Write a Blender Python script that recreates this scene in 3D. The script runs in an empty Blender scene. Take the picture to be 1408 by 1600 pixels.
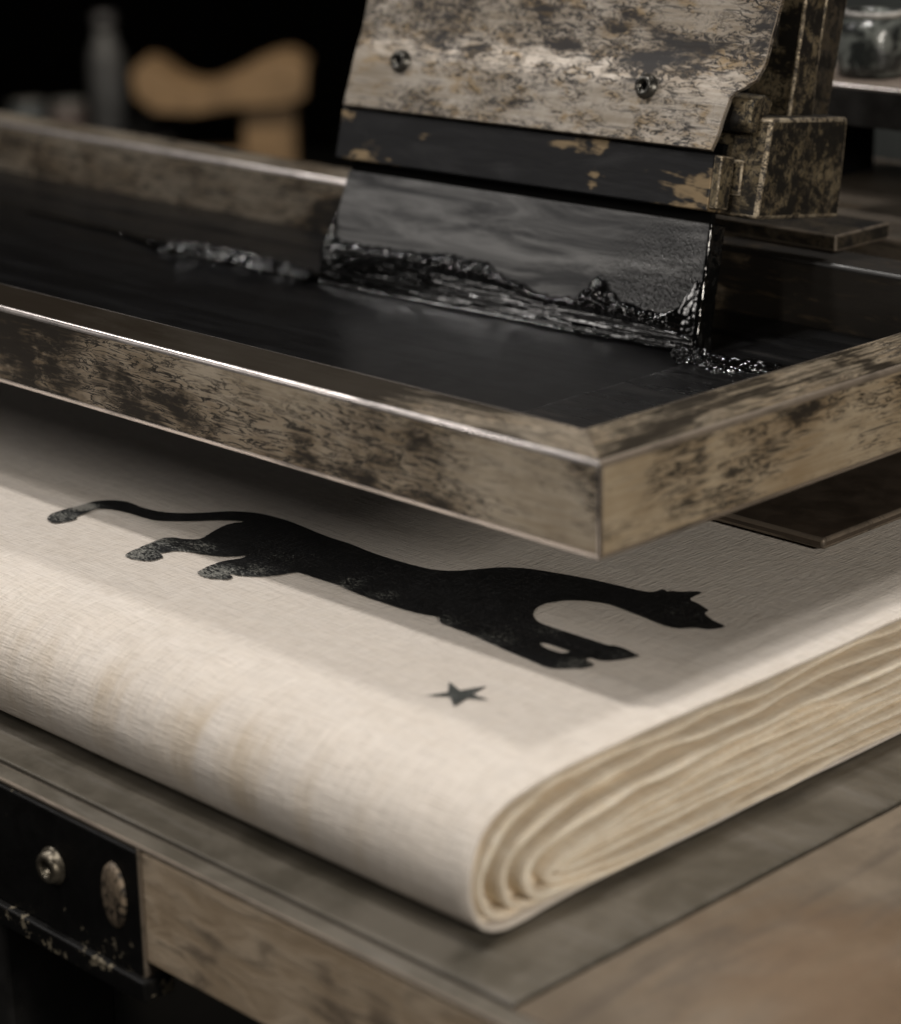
import bpy, bmesh, math, random
from mathutils import Vector, Matrix, noise

random.seed(7)
S = bpy.context.scene
COL = S.collection
R = math.radians

# ------------------------------------------------------------------ node helpers
class NT:
    def __init__(self, name):
        self.mat = bpy.data.materials.new(name)
        self.mat.use_nodes = True
        self.t = self.mat.node_tree
        self.t.nodes.clear()
        self.out = self.t.nodes.new('ShaderNodeOutputMaterial')

    def set(self, sock, v):
        if isinstance(v, bpy.types.NodeSocket):
            self.t.links.new(v, sock)
        elif isinstance(v, (tuple, list)) and len(v) == 3 and sock.type == 'RGBA':
            sock.default_value = (*v, 1)
        else:
            sock.default_value = v

    def coords(self, scale=(1, 1, 1), which='Object', loc=(0, 0, 0)):
        c = self.t.nodes.new('ShaderNodeTexCoord')
        m = self.t.nodes.new('ShaderNodeMapping')
        m.inputs['Scale'].default_value = scale
        m.inputs['Location'].default_value = loc
        self.t.links.new(c.outputs[which], m.inputs['Vector'])
        return m.outputs[0]

    def noise(self, vec, scale=1, detail=4, rough=.55, dist=0.):
        n = self.t.nodes.new('ShaderNodeTexNoise')
        n.inputs['Scale'].default_value = scale
        n.inputs['Detail'].default_value = detail
        n.inputs['Roughness'].default_value = rough
        n.inputs['Distortion'].default_value = dist
        self.t.links.new(vec, n.inputs['Vector'])
        return n.outputs['Fac']

    def voro(self, vec, scale=1, feature='F1'):
        n = self.t.nodes.new('ShaderNodeTexVoronoi')
        n.feature = feature
        n.inputs['Scale'].default_value = scale
        self.t.links.new(vec, n.inputs['Vector'])
        return n.outputs['Distance']

    def wave(self, vec, axis='X', scale=1, dist=0, dscale=1, detail=2):
        n = self.t.nodes.new('ShaderNodeTexWave')
        n.bands_direction = axis
        n.inputs['Scale'].default_value = scale
        n.inputs['Distortion'].default_value = dist
        n.inputs['Detail Scale'].default_value = dscale
        n.inputs['Detail'].default_value = detail
        self.t.links.new(vec, n.inputs['Vector'])
        return n.outputs['Fac']

    def math(self, op, a, b=0., c=0.):
        n = self.t.nodes.new('ShaderNodeMath')
        n.operation = op
        for i, v in enumerate((a, b, c)):
            self.set(n.inputs[i], v)
        return n.outputs[0]

    def ramp(self, v, lo, hi, a=0., b=1.):
        n = self.t.nodes.new('ShaderNodeMapRange')
        n.interpolation_type = 'SMOOTHSTEP'
        self.set(n.inputs['Value'], v)
        n.inputs['From Min'].default_value = lo
        n.inputs['From Max'].default_value = hi
        n.inputs['To Min'].default_value = a
        n.inputs['To Max'].default_value = b
        return n.outputs[0]

    def mix(self, f, a, b):
        n = self.t.nodes.new('ShaderNodeMix')
        n.data_type = 'RGBA'
        self.set(n.inputs[0], f)
        self.set(n.inputs[6], a)
        self.set(n.inputs[7], b)
        return n.outputs[2]

    def sep(self, vec):
        n = self.t.nodes.new('ShaderNodeSeparateXYZ')
        self.t.links.new(vec, n.inputs[0])
        return n.outputs

    def dist(self, vec, p):
        n = self.t.nodes.new('ShaderNodeVectorMath')
        n.operation = 'DISTANCE'
        self.t.links.new(vec, n.inputs[0])
        n.inputs[1].default_value = p
        return n.outputs['Value']

    def bump(self, h, strength=.3, distance=.001, normal=None):
        n = self.t.nodes.new('ShaderNodeBump')
        n.inputs['Strength'].default_value = strength
        n.inputs['Distance'].default_value = distance
        self.t.links.new(h, n.inputs['Height'])
        if normal is not None:
            self.t.links.new(normal, n.inputs['Normal'])
        return n.outputs[0]

    def pbr(self, color, rough=.5, metal=0., normal=None, spec=.5, coat=0., sheen=0.):
        p = self.t.nodes.new('ShaderNodeBsdfPrincipled')
        self.set(p.inputs['Base Color'], color)
        self.set(p.inputs['Roughness'], rough)
        self.set(p.inputs['Metallic'], metal)
        self.set(p.inputs['Specular IOR Level'], spec)
        self.set(p.inputs['Coat Weight'], coat)
        self.set(p.inputs['Sheen Weight'], sheen)
        if normal is not None:
            self.set(p.inputs['Normal'], normal)
        self.t.links.new(p.outputs[0], self.out.inputs[0])
        return p


def worn_metal(name, base=(.285, .225, .152), pale=(.56, .485, .385), dark=(.0085, .0068, .0052), brown=(.135, .087, .042), amount=.5, patch=14.,
               streak=(26, 520, 520), crack=(44, 300, 300), metal=.22, rough=.42, bumpd=.0006, loc=(0, 0, 0), stain=None, inktop=None, clean=None, ochre=0., stain_light_bands=()):
    """aged, scratched, ink-stained metal: brushing runs along local x; soft grime, thin scratches and squiggly pits"""
    m = NT(name)
    v = m.coords(loc=loc)
    big = m.noise(m.coords((patch * .75, patch * 1.5, patch * 1.5), loc=loc), 1, 5, .62, .5)
    med = m.noise(m.coords((patch * 2.2, patch * 5, patch * 5), loc=loc), 1, 5, .65, .4)
    st = m.noise(m.coords(streak, loc=loc), 1, 5, .62, .25)
    cr = m.noise(m.coords(crack, loc=loc), 1, 4, .62, 1.1)
    pit = m.noise(m.coords(tuple(c * 3.1 for c in crack), loc=loc), 1, 3, .6, .8)
    grime = m.math('ADD', m.math('MULTIPLY', big, .6), m.math('MULTIPLY', med, .4))
    if stain:
        for (p, r, k) in stain:
            ds = m.math('ADD', m.dist(m.coords((1, 1, 1.25)), p), m.math('MULTIPLY', m.math('SUBTRACT', med, .5), r * 2.2))
            grime = m.math('ADD', grime, m.math('MULTIPLY', m.ramp(ds, r, r * .2), .11 * k))
    if clean:
        grime = m.math('SUBTRACT', grime, m.ramp(m.sep(m.coords())[0], clean[0], clean[1], 0, clean[2]))
    for (z0, z1, k) in stain_light_bands:  # level bands of grime that can also carry painted light and dark
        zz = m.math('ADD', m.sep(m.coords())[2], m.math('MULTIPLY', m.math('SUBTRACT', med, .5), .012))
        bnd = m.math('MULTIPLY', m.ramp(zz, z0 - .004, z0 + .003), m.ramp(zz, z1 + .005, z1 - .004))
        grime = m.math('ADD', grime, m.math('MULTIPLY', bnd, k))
    lo = .66 - .26 * amount
    soft = m.ramp(grime, lo, lo + .20)
    ridge = m.ramp(m.math('ABSOLUTE', m.math('SUBTRACT', cr, .5)), .052, .016)
    ridge = m.math('MULTIPLY', ridge, m.ramp(grime, lo - .05, lo + .08))
    scr = m.math('MULTIPLY', m.ramp(st, .585, .655), m.ramp(grime, lo - .12, lo + .08, .42, 1.))
    pits = m.math('MULTIPLY', m.ramp(pit, .60, .67), m.ramp(grime, lo - .08, lo + .10))
    core = m.math('MULTIPLY', m.ramp(m.math('ADD', m.math('MULTIPLY', soft, .6), m.math('MULTIPLY', m.math('ADD', st, cr), .4)), .70, .98), 1.)
    mask = m.math('MAXIMUM', m.math('MAXIMUM', m.math('MULTIPLY', ridge, .96), m.math('MULTIPLY', scr, .9)), m.math('MAXIMUM', m.math('MULTIPLY', pits, .85), m.math('MULTIPLY', core, .95)))
    tone = m.math('ADD', m.math('MULTIPLY', m.ramp(m.noise(v, patch * 1.3, 4, .6), .3, .7), .6), m.math('MULTIPLY', m.ramp(st, .35, .62), .4))
    col = m.mix(tone, base, pale)
    col = m.mix(m.math('MULTIPLY', soft, .78), col, brown)
    if ochre:
        col = m.mix(m.math('MULTIPLY', m.ramp(med, .5, .66), ochre), col, (.30, .19, .065))
    film = None
    if inktop:
        # dried ink film on the top face, worn away from inktop[0] to inktop[1] along the rail
        g = m.t.nodes.new('ShaderNodeNewGeometry')
        upf = m.ramp(m.sep(g.outputs['True Normal'])[2], .85, .97)
        lim = m.ramp(m.sep(m.coords())[0], inktop[0], inktop[1], 1.3, inktop[2])
        fl_ = m.ramp(m.math('ADD', m.math('ADD', m.math('MULTIPLY', st, .35), m.math('MULTIPLY', big, .6)), m.math('MULTIPLY', med, .3)), 0, 1.25)
        film = m.math('MULTIPLY', m.ramp(m.math('SUBTRACT', lim, fl_), .30, .50), upf)
        mask = m.math('MAXIMUM', mask, m.math('MULTIPLY', film, .96))
    col = m.mix(mask, col, dark)
    h = m.math('SUBTRACT', m.math('ADD', m.math('MULTIPLY', st, .35), m.math('MULTIPLY', med, .55)), m.math('MULTIPLY', mask, .35))
    nb = m.bump(h, .6, bumpd)
    rg = m.math('ADD', m.math('MULTIPLY', mask, .10), m.math('ADD', rough - .14, m.math('MULTIPLY', m.math('ADD', med, st), .16)))
    m.pbr(col, rg, m.math('MULTIPLY', m.math('SUBTRACT', 1., mask), metal), nb, m.math('SUBTRACT', .4, m.math('MULTIPLY', film, .34)) if film is not None else .4)
    return m.mat


def bright_edge(name, col=(.62, .57, .53), rough=.32, metal=.8, fade=None):
    m = NT(name)
    n = m.noise(m.coords((14, 120, 120)), 1, 5, .65)
    c = m.mix(m.ramp(n, .52, .72), col, tuple(x * .28 for x in col))
    k = m.ramp(m.noise(m.coords((30, 60, 60), loc=(.4, 0, 0)), 1, 4, .6), .50, .68)
    c = m.mix(m.math('MULTIPLY', k, .6), c, tuple(x * .35 for x in col))
    if fade:
        k2 = m.ramp(m.math('ADD', m.sep(m.coords())[0], m.math('MULTIPLY', n, .03)), fade[0], fade[1])
        c = m.mix(k2, (.008, .007, .006), c)
        metal = m.math('MULTIPLY', k2, metal)
    m.pbr(c, m.ramp(n, .3, .8, rough - .05, rough + .25), metal, m.bump(n, .25, .0004))
    return m.mat


def simple(name, col, rough=.5, metal=0., nscale=60., var=.35, bumpd=.0004, spec=.5):
    m = NT(name)
    v = m.coords()
    n = m.noise(v, nscale, 5, .6)
    n2 = m.noise(v, nscale * .15, 3, .6)
    f = m.math('MULTIPLY', m.math('ADD', n, n2), .5)
    c = m.mix(m.ramp(f, .35, .65), tuple(x * (1 - var) for x in col), tuple(min(1, x * (1 + var)) for x in col))
    m.pbr(c, m.ramp(n, .3, .7, max(.03, rough - .08), rough + .08), metal, m.bump(n, .4, bumpd), spec)
    return m.mat


# ------------------------------------------------------------------ mesh helpers
def link(o, parent=None):
    COL.objects.link(o)
    if parent:
        o.parent = parent
    return o


def mesh_obj(name, verts, faces, mat, parent=None, smooth=False, loc=None, mats=None):
    me = bpy.data.meshes.new(name)
    me.from_pydata([tuple(v) for v in verts], [], faces)
    bm = bmesh.new()
    bm.from_mesh(me)
    bmesh.ops.recalc_face_normals(bm, faces=bm.faces)
    bm.to_mesh(me)
    bm.free()
    for mm in ([mat] if mats is None else mats):
        me.materials.append(mm)
    if smooth:
        for p in me.polygons:
            p.use_smooth = True
    o = bpy.data.objects.new(name, me)
    if loc is not None:
        o.location = loc
    return link(o, parent)


def bevel(o, w, seg=3, mat=None, angle=30, prof=.5):
    b = o.modifiers.new('bevel', 'BEVEL')
    b.width = w
    b.segments = seg
    b.limit_method = 'ANGLE'
    b.angle_limit = R(angle)
    b.profile = prof
    b.harden_normals = False
    if mat is not None:
        b.material = mat
    for p in o.data.polygons:
        p.use_smooth = True
    w2 = o.modifiers.new('normals', 'WEIGHTED_NORMAL')
    w2.keep_sharp = True
    return o


def box(name, lo, hi, mat, parent=None, bw=None, seg=3, edge=None, loc=(0, 0, 0)):
    x0, y0, z0 = lo
    x1, y1, z1 = hi
    v = [(x0, y0, z0), (x1, y0, z0), (x1, y1, z0), (x0, y1, z0), (x0, y0, z1), (x1, y0, z1), (x1, y1, z1), (x0, y1, z1)]
    f = [(0, 3, 2, 1), (4, 5, 6, 7), (0, 1, 5, 4), (1, 2, 6, 5), (2, 3, 7, 6), (3, 0, 4, 7)]
    o = mesh_obj(name, v, f, mat, parent, loc=loc, mats=[mat, edge] if edge else None)
    if bw:
        bevel(o, bw, seg, 1 if edge else None)
    return o


def prism(name, prof, x0, x1, mat, parent=None, bw=None, seg=3, edge=None, nx=1):
    """profile in (y, z) pushed along x; nx cuts along x"""
    n = len(prof)
    v, f = [], []
    for i in range(nx + 1):
        x = x0 + (x1 - x0) * i / nx
        v += [(x, p[0], p[1]) for p in prof]
    for i in range(nx):
        for k in range(n):
            a, b = i * n + k, i * n + (k + 1) % n
            f.append((a, b, b + n, a + n))
    f.append(tuple(range(n)))
    f.append(tuple(nx * n + k for k in range(n))[::-1])
    o = mesh_obj(name, v, f, mat, parent, mats=[mat, edge] if edge else None)
    if bw:
        bevel(o, bw, seg, 1 if edge else None)
    return o


def lathe(name, prof, mat, parent=None, n=32, loc=(0, 0, 0), rot=None):
    """profile of (radius, height) turned about local z"""
    v, f = [], []
    m = len(prof)
    for i in range(n):
        a = 2 * math.pi * i / n
        v += [(r * math.cos(a), r * math.sin(a), z) for r, z in prof]
    for i in range(n):
        j = (i + 1) % n
        for k in range(m - 1):
            f.append((i * m + k, j * m + k, j * m + k + 1, i * m + k + 1))
    o = mesh_obj(name, v, f, mat, parent, smooth=True, loc=loc)
    bm = bmesh.new(); bm.from_mesh(o.data)
    bmesh.ops.remove_doubles(bm, verts=bm.verts, dist=1e-6)
    bmesh.ops.recalc_face_normals(bm, faces=bm.faces)
    bm.to_mesh(o.data); bm.free()
    if rot is not None:
        o.rotation_euler = rot
    return o


def empty(name, loc, label=None, cat=None, group=None, rot=None):
    o = bpy.data.objects.new(name, None)
    o.location = loc
    o.empty_display_size = .02
    if rot is not None:
        o.rotation_euler = rot
    tag(o, label, cat, group)
    return link(o)


def tag(o, label=None, cat=None, group=None, kind=None):
    if label: o['label'] = label
    if cat: o['category'] = cat
    if group: o['group'] = group
    if kind: o['kind'] = kind
    return o


def catmull(pts, per=8):
    P = [Vector(p) for p in pts]
    out = []
    for i in range(len(P) - 1):
        p0, p1, p2, p3 = P[max(i - 1, 0)], P[i], P[i + 1], P[min(i + 2, len(P) - 1)]
        for k in range(per):
            t = k / per
            out.append(.5 * ((2 * p1) + (p2 - p0) * t + (2 * p0 - 5 * p1 + 4 * p2 - p3) * t * t + (3 * p1 - p0 - 3 * p2 + p3) * t ** 3))
    out.append(P[-1])
    return out


def fn(x, y=0., z=0., octv=4):
    return noise.fractal(Vector((x, y, z)), 1.0, 2.0, octv, noise_basis='PERLIN_ORIGINAL')


def lerp(a, b, t):
    return a + (b - a) * t


def pwl(tab, x):
    if x <= tab[0][0]: return tab[0][1]
    for (a, va), (b, vb) in zip(tab, tab[1:]):
        if x <= b:
            t = (x - a) / (b - a)
            t = t * t * (3 - 2 * t)
            return lerp(va, vb, t)
    return tab[-1][1]


def sm(a, b, x):
    t = max(0., min(1., (x - a) / (b - a)))
    return t * t * (3 - 2 * t)

# ------------------------------------------------------------------ materials
FXC = 1.45
M_EDGE = bright_edge('rubbed bright steel', (.80, .735, .70), .25, .9)
M_EDGE_BACK = bright_edge('rubbed steel fading to black', (.74, .68, .65), .30, .85, (.36, .44))  # edge turns near-black towards the rail's right end
M_EDGE_DULL = bright_edge('rubbed dull edge', (.22, .18, .14), .42, .4)
M_RAIL_FRONT = worn_metal('worn rail front', amount=.84, inktop=(1.16, 1.41, .90), clean=(1.15, 1.42, .035), patch=11,
                          stain=[((FXC - .50, 0, -.012), .085, 1.5), ((FXC - .36, 0, -.034), .10, 1.5), ((FXC - .62, 0, -.04), .08, 1.0), ((FXC - .16, 0, -.042), .07, .8)])
M_RAIL_RIGHT = worn_metal('worn rail right', amount=.64, patch=18, loc=(.3, .2, .5), base=(.29, .215, .13), pale=(.48, .40, .29), inktop=(-1, -.9, .955), stain=[((.045, 0, -.012), .035, 1.)])
M_RAIL_BACK = worn_metal('worn rail back', base=(.18, .145, .105), pale=(.30, .26, .205), dark=(.007, .0065, .006), amount=.80, patch=10, streak=(16, 160, 160), loc=(2, .7, .1),
                         inktop=(-2, -1.9, .60), stain=[((.08, .0, -.02), .20, 2.4), ((.75, 0, -.04), .06, 1.)])
M_PLATE = worn_metal('smeared clamp plate', base=(.27, .225, .17), pale=(.50, .45, .39), amount=.80, patch=24, streak=(30, 420, 420), crack=(95, 250, 250),
                     metal=.5, rough=.40, bumpd=.0008, loc=(.1, .4, .7), brown=(.15, .108, .064), dark=(.011, .0105, .012), ochre=.5, stain_light_bands=((.1415, .168, .072), (.098, .104, .05), (.118, .134, -.045), (.176, .20, -.05)))  # bands: stain, plus the bent plate's reflected light put into the colour
M_BLOCK = worn_metal('grimy carriage', base=(.17, .135, .08), pale=(.31, .25, .16), amount=1.12, patch=34, streak=(300, 300, 60), crack=(200, 220, 150), metal=.35, rough=.42,
                     bumpd=.0009, loc=(.6, .1, .2), brown=(.06, .042, .022), dark=(.006, .0055, .005))
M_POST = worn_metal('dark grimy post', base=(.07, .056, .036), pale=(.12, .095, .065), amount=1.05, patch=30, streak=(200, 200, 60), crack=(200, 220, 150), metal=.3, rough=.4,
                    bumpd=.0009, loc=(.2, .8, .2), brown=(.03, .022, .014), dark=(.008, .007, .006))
M_SHADE_BLACK = simple('painted shade black', (.003, .003, .003), .8, spec=.08)  # near-black colour that paints in the shade of gaps and sockets


def make_bar_mat():
    m = NT('blackened holder bar')
    v = m.coords()
    vs = m.coords((22, 130, 110))
    st = m.noise(vs, 1, 6, .65, .5)
    big = m.noise(v, 18, 4, .6, .5)
    x = m.sep(v)[0]
    end = m.ramp(x, .075, .0, 0, .10)
    rub = m.ramp(m.math('ADD', m.math('ADD', m.math('MULTIPLY', big, .8), m.math('MULTIPLY', st, .55)), end), .752, .815)
    col = m.mix(rub, (.007, .007, .008), (.26, .19, .11))
    col = m.mix(m.math('MULTIPLY', m.ramp(st, .5, .8), .35), col, (.022, .020, .019))
    m.pbr(col, m.ramp(st, .3, .7, .34, .55), m.math('MULTIPLY', rub, .3), m.bump(m.math('SUBTRACT', st, m.math('MULTIPLY', rub, .2)), .5, .0008), .3)
    return m.mat


def make_blade_mat():
    m = NT('inky rubber blade')
    v = m.coords()
    st = m.noise(m.coords((10, 60, 75)), 1, 6, .62, 1.2)
    st2 = m.noise(m.coords((34, 60, 260)), 1, 4, .6, .6)
    # wet stipple towards the lower right corner
    d = m.dist(m.coords((1, 1, 1.3)), (.262, 0, .022))
    wet = m.ramp(d, .085, .02)
    vor = m.voro(m.coords((1, .6, 1)), 700)
    stip = m.math('MULTIPLY', m.ramp(vor, .15, .55), wet)
    col = m.mix(m.ramp(st, .35, .68), (.030, .030, .031), (.150, .148, .146))
    col = m.mix(m.math('MULTIPLY', wet, .6), col, (.015, .015, .014))
    h = m.math('ADD', m.math('MULTIPLY', st, .6), m.math('MULTIPLY', st2, .25))
    nb = m.bump(h, .5, .0013)
    nb = m.bump(stip, .8, .0006, nb)
    m.pbr(col, m.math('SUBTRACT', m.ramp(st, .3, .7, .48, .36), m.math('MULTIPLY', wet, .22)), 0, nb, .45)
    return m.mat


def make_ink(name='wet black ink', rough=.13, streak=False):
    m = NT(name)
    v = m.coords((30, 260, 260)) if streak else m.coords((1, 1, 1))
    n = m.noise(v, 1 if streak else 420, 4, .6)
    n2 = m.noise(m.coords(), 900, 2, .5)
    nb = m.bump(n, .22, .0004)
    m.pbr((.0018, .0018, .0018), m.ramp(n2, .3, .7, rough - .045, rough + .02), 0, nb, .6)
    return m.mat


def make_mesh_mat():
    m = NT('ink flooded screen mesh')
    v = m.coords()
    n = m.noise(v, 30, 5, .6, .5)
    st = m.noise(m.coords((7, 110, 50)), 1, 5, .65)
    g = m.noise(v, 1500, 2, .5)
    col = m.mix(m.ramp(st, .4, .75), (.0022, .0022, .0024), (.006, .006, .0063))
    nb = m.bump(g, .12, .0003)
    m.pbr(col, m.math('ADD', m.ramp(n, .3, .7, .30, .38), m.ramp(st, .45, .75, 0, .10)), 0, nb, .34)
    return m.mat


def make_tape():
    m = NT('inky tape strip')
    st = m.noise(m.coords((10, 90, 90)), 1, 6, .65, .8)
    col = m.mix(m.ramp(st, .5, .78), (.004, .004, .0042), (.018, .016, .0145))
    m.pbr(col, m.ramp(st, .3, .7, .24, .42), 0, m.bump(st, .5, .0012), .38)
    return m.mat


def cloth(name, col, warm, stains=True, weave=1.0, nb_strength=.85):
    m = NT(name)
    v = m.coords()
    wv = m.coords((1, 1, 1))
    nz = m.noise(v, 190, 3, .6)
    geo = m.t.nodes.new('ShaderNodeNewGeometry')
    # threads: one set along x, the other across it and round the fold
    wx = m.noise(m.coords((1150, 70, 70)), 1, 2, .5)
    wyz = m.noise(m.coords((70, 1150, 1150)), 1, 2, .5)
    fuzz = m.noise(v, 900, 3, .65)
    lump = m.noise(m.coords((16, 60, 60)), 1, 4, .55)
    h = m.math('ADD', m.math('MULTIPLY', m.math('ADD', wx, wyz), .62), m.math('MULTIPLY', fuzz, .3))
    tint = m.ramp(m.math('ADD', m.math('MULTIPLY', nz, .5), m.math('MULTIPLY', lump, .5)), .36, .64)
    c = m.mix(m.math('MULTIPLY', tint, .30), col, warm)
    c = m.mix(m.ramp(h, .50, .92), m.mix(.42, c, tuple(x * .55 for x in warm)), c)
    if stains:
        st = m.noise(m.coords((46, 9, 8), loc=(.3, .0, 0)), 1, 3, .55, .2)
        x, y, z = m.sep(v)[0:3]
        low = m.math('MULTIPLY', m.math('MULTIPLY', m.ramp(z, .056, .040), m.ramp(z, .004, .020)), m.math('MULTIPLY', m.ramp(x, -.04, .10), m.ramp(x, .32, .24)))
        c = m.mix(m.math('MULTIPLY', m.math('MULTIPLY', m.ramp(st, .42, .78), low), .62), c, (.50, .38, .23))
    n1 = m.bump(lump, .25, .004)
    n2 = m.bump(h, nb_strength * weave, .0013, n1)
    p = m.pbr(c, .92, 0, n2, .15, 0, .12)
    return m.mat


def make_print(name, wear, base=(.0125, .0125, .013), gen=.30, pale=(.25, .26, .24)):
    """dry screen-printed ink: worn to the cloth in the given spots (x, y, radius, strength)"""
    m = NT(name)
    v = m.coords()
    f1 = m.noise(m.coords((1, 1.4, 1)), 620, 4, .7)
    f2 = m.noise(m.coords((300, 900, 300)), 1, 4, .65, .9)
    f3 = m.noise(v, 60, 4, .6)
    w = 0.
    for (x, y, r, k) in wear:
        s = m.math('MULTIPLY', m.ramp(m.dist(v, (x, y, .0578)), r, r * .2), k)
        w = m.math('MAXIMUM', s, w)
    spk = m.math('ADD', m.math('MULTIPLY', f1, .55), m.math('MULTIPLY', f2, .45))
    spk = m.math('ADD', spk, m.math('MULTIPLY', m.math('SUBTRACT', f3, .5), .15))
    th = m.math('ADD', spk, m.math('MULTIPLY', w, .19))
    fleck = m.math('MULTIPLY', m.ramp(m.noise(v, 640, 3, .55), .635, .70), m.ramp(m.noise(v, 34, 3, .6), .40, .60, .25, 1.))
    mask = m.math('MAXIMUM', m.ramp(th, .625, .70), m.math('MULTIPLY', fleck, .8))
    thr = m.math('ADD', m.noise(m.coords((1150, 70, 70)), 1, 2, .5), m.noise(m.coords((70, 1150, 70)), 1, 2, .5))
    p = m.pbr(m.mix(m.ramp(m.math('ADD', f1, m.math('MULTIPLY', thr, .5)), .98, 1.3), base, tuple(b * 4.5 for b in base)), .50, 0, m.bump(m.math('ADD', f1, thr), .6, .0006), .30)
    d = m.t.nodes.new('ShaderNodeBsdfDiffuse')
    d.inputs[0].default_value = (*pale, 1)
    tr = m.t.nodes.new('ShaderNodeBsdfTransparent')
    mx0 = m.t.nodes.new('ShaderNodeMixShader')
    mx0.inputs[0].default_value = .45
    m.t.links.new(d.outputs[0], mx0.inputs[1])
    m.t.links.new(tr.outputs[0], mx0.inputs[2])
    mx = m.t.nodes.new('ShaderNodeMixShader')
    m.t.links.new(mask, mx.inputs[0])
    m.t.links.new(p.outputs[0], mx.inputs[1])
    m.t.links.new(mx0.outputs[0], mx.inputs[2])
    m.t.links.new(mx.outputs[0], m.out.inputs[0])
    return m.mat


def make_table_top():
    m = NT('scuffed table sheet')
    v = m.coords()
    n = m.noise(v, 22, 5, .6, .4)
    st = m.noise(m.coords((14, 150, 60)), 1, 5, .65)
    fine = m.noise(v, 500, 3, .6)
    col = m.mix(m.ramp(n, .35, .65), (.088, .078, .060), (.145, .128, .102))
    col = m.mix(m.math('MULTIPLY', m.ramp(st, .5, .75), .4), col, (.20, .185, .165))
    col = m.mix(m.math('MULTIPLY', m.ramp(fine, .55, .8), .4), col, (.04, .036, .03))
    m.pbr(col, m.ramp(n, .3, .7, .36, .52), .25, m.bump(m.math('ADD', st, fine), .3, .0004))
    return m.mat


def make_table_border():
    m = NT('rubbed wood border')
    v = m.coords()
    n = m.noise(v, 11, 5, .6, .6)
    gr = m.noise(m.coords((60, 12, 60)), 1, 6, .65, .6)
    fine = m.noise(v, 330, 3, .6)
    rust = m.ramp(m.math('ADD', m.noise(m.coords(loc=(.13, .4, 0)), 7, 4, .6), m.math('MULTIPLY', m.math('SUBTRACT', gr, .5), .3)), .47, .62)
    x = m.sep(v)[0]
    rust = m.math('MULTIPLY', m.ramp(m.math('ADD', m.dist(v, (.142, -.030, -.157)), m.math('MULTIPLY', m.math('SUBTRACT', m.math('ADD', gr, n), 1.), .10)), .085, .015), m.ramp(gr, .25, .6, .6, 1.))
    col = m.mix(m.ramp(n, .35, .65), (.135, .105, .074), (.225, .180, .132))
    col = m.mix(m.math('MULTIPLY', m.ramp(gr, .46, .70), .55), col, (.065, .048, .034))
    col = m.mix(m.math('MULTIPLY', rust, .55), col, (.175, .098, .045))
    col = m.mix(m.math('MULTIPLY', m.ramp(fine, .55, .75), .4), col, (.05, .04, .03))
    m.pbr(col, m.ramp(gr, .3, .7, .40, .58), .12, m.bump(m.math('ADD', gr, m.math('MULTIPLY', fine, .4)), .35, .0007))
    return m.mat


def make_wood(name, a=(.43, .325, .22), b=(.60, .48, .35), dark=(.10, .07, .045), slope=.35):
    m = NT(name)
    v = m.coords()
    gr = m.noise(m.coords((26, 60, 90)), 1, 6, .66, 1.2)
    n = m.noise(v, 20, 4, .6)
    col = m.mix(m.ramp(gr, .35, .65), a, b)
    col = m.mix(m.math('MULTIPLY', m.ramp(m.math('ADD', m.math('MULTIPLY', gr, .6), m.math('MULTIPLY', n, .5)), .56, .70), .75), col, dark)
    m.pbr(col, m.ramp(gr, .3, .7, .45, .65), 0, m.bump(gr, .6, .002))
    return m.mat


def make_black_paint():
    m = NT('chipped black paint')
    v = m.coords()
    n = m.noise(v, 60, 5, .65, .5)
    f = m.noise(v, 260, 4, .6)
    z = m.sep(v)[2]
    edge = m.math('ADD', m.ramp(z, -.195, -.216, 0, .115), m.ramp(z, -.163, -.158, 0, .12))
    chip = m.ramp(m.math('ADD', m.math('ADD', m.math('MULTIPLY', n, .65), m.math('MULTIPLY', f, .35)), edge), .665, .70)
    col = m.mix(chip, m.mix(f, (.0025, .0025, .0025), (.006, .0055, .005)), (.20, .17, .12))
    m.pbr(col, m.ramp(n, .3, .7, .42, .6), 0, spec=.25, normal=m.bump(m.math('SUBTRACT', m.math('MULTIPLY', f, .4), chip), .5, .0006))
    return m.mat


M_EDGE_GRIME = worn_metal('rubbed grimy edge', base=(.34, .28, .19), pale=(.50, .42, .31), amount=.92, patch=70, streak=(220, 220, 220), metal=.4, rough=.4, dark=(.02, .017, .014))
M_BAR = make_bar_mat()
M_BLADE = make_blade_mat()
M_INK = make_ink(rough=.075)
M_INK_ST = make_ink('dragged black ink', .2, True)
M_MESH = make_mesh_mat()
M_TAPE = make_tape()
M_CLOTH = cloth('natural cotton canvas', (.765, .70, .63), (.67, .585, .49))
M_CLOTH_IN = cloth('canvas edge', (.92, .84, .71), (.77, .59, .375), False, .6)  # same canvas, yellowed and lightened to carry light bounced between the folds
M_TOP = make_table_top()
M_BORDER = make_table_border()
M_WOOD = make_wood('worn front board')
M_BLACK = make_black_paint()
M_GROOVE = simple('groove dirt', (.045, .039, .032), .7)
M_SCREW = simple('oiled dark screw', (.10, .095, .085), .30, .8, 300, .3)
M_BOLT = simple('tarnished bolt', (.20, .175, .135), .35, .8, 300, .35)

# ------------------------------------------------------------------ world frame: origin = near top corner of the printing screen,
# +x along its front rail to the right, +y away along its right rail, z up (metres)

# ================================================================== PRINTING SCREEN
RW, RH = .0318, .0402          # rail width / height
FX0, FY1 = -1.45, .3735        # outer far-left and back
screen = empty('printing_screen', (0, 0, 0), 'large metal framed printing screen with black inky mesh held above the folded canvas', 'screen')


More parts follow.
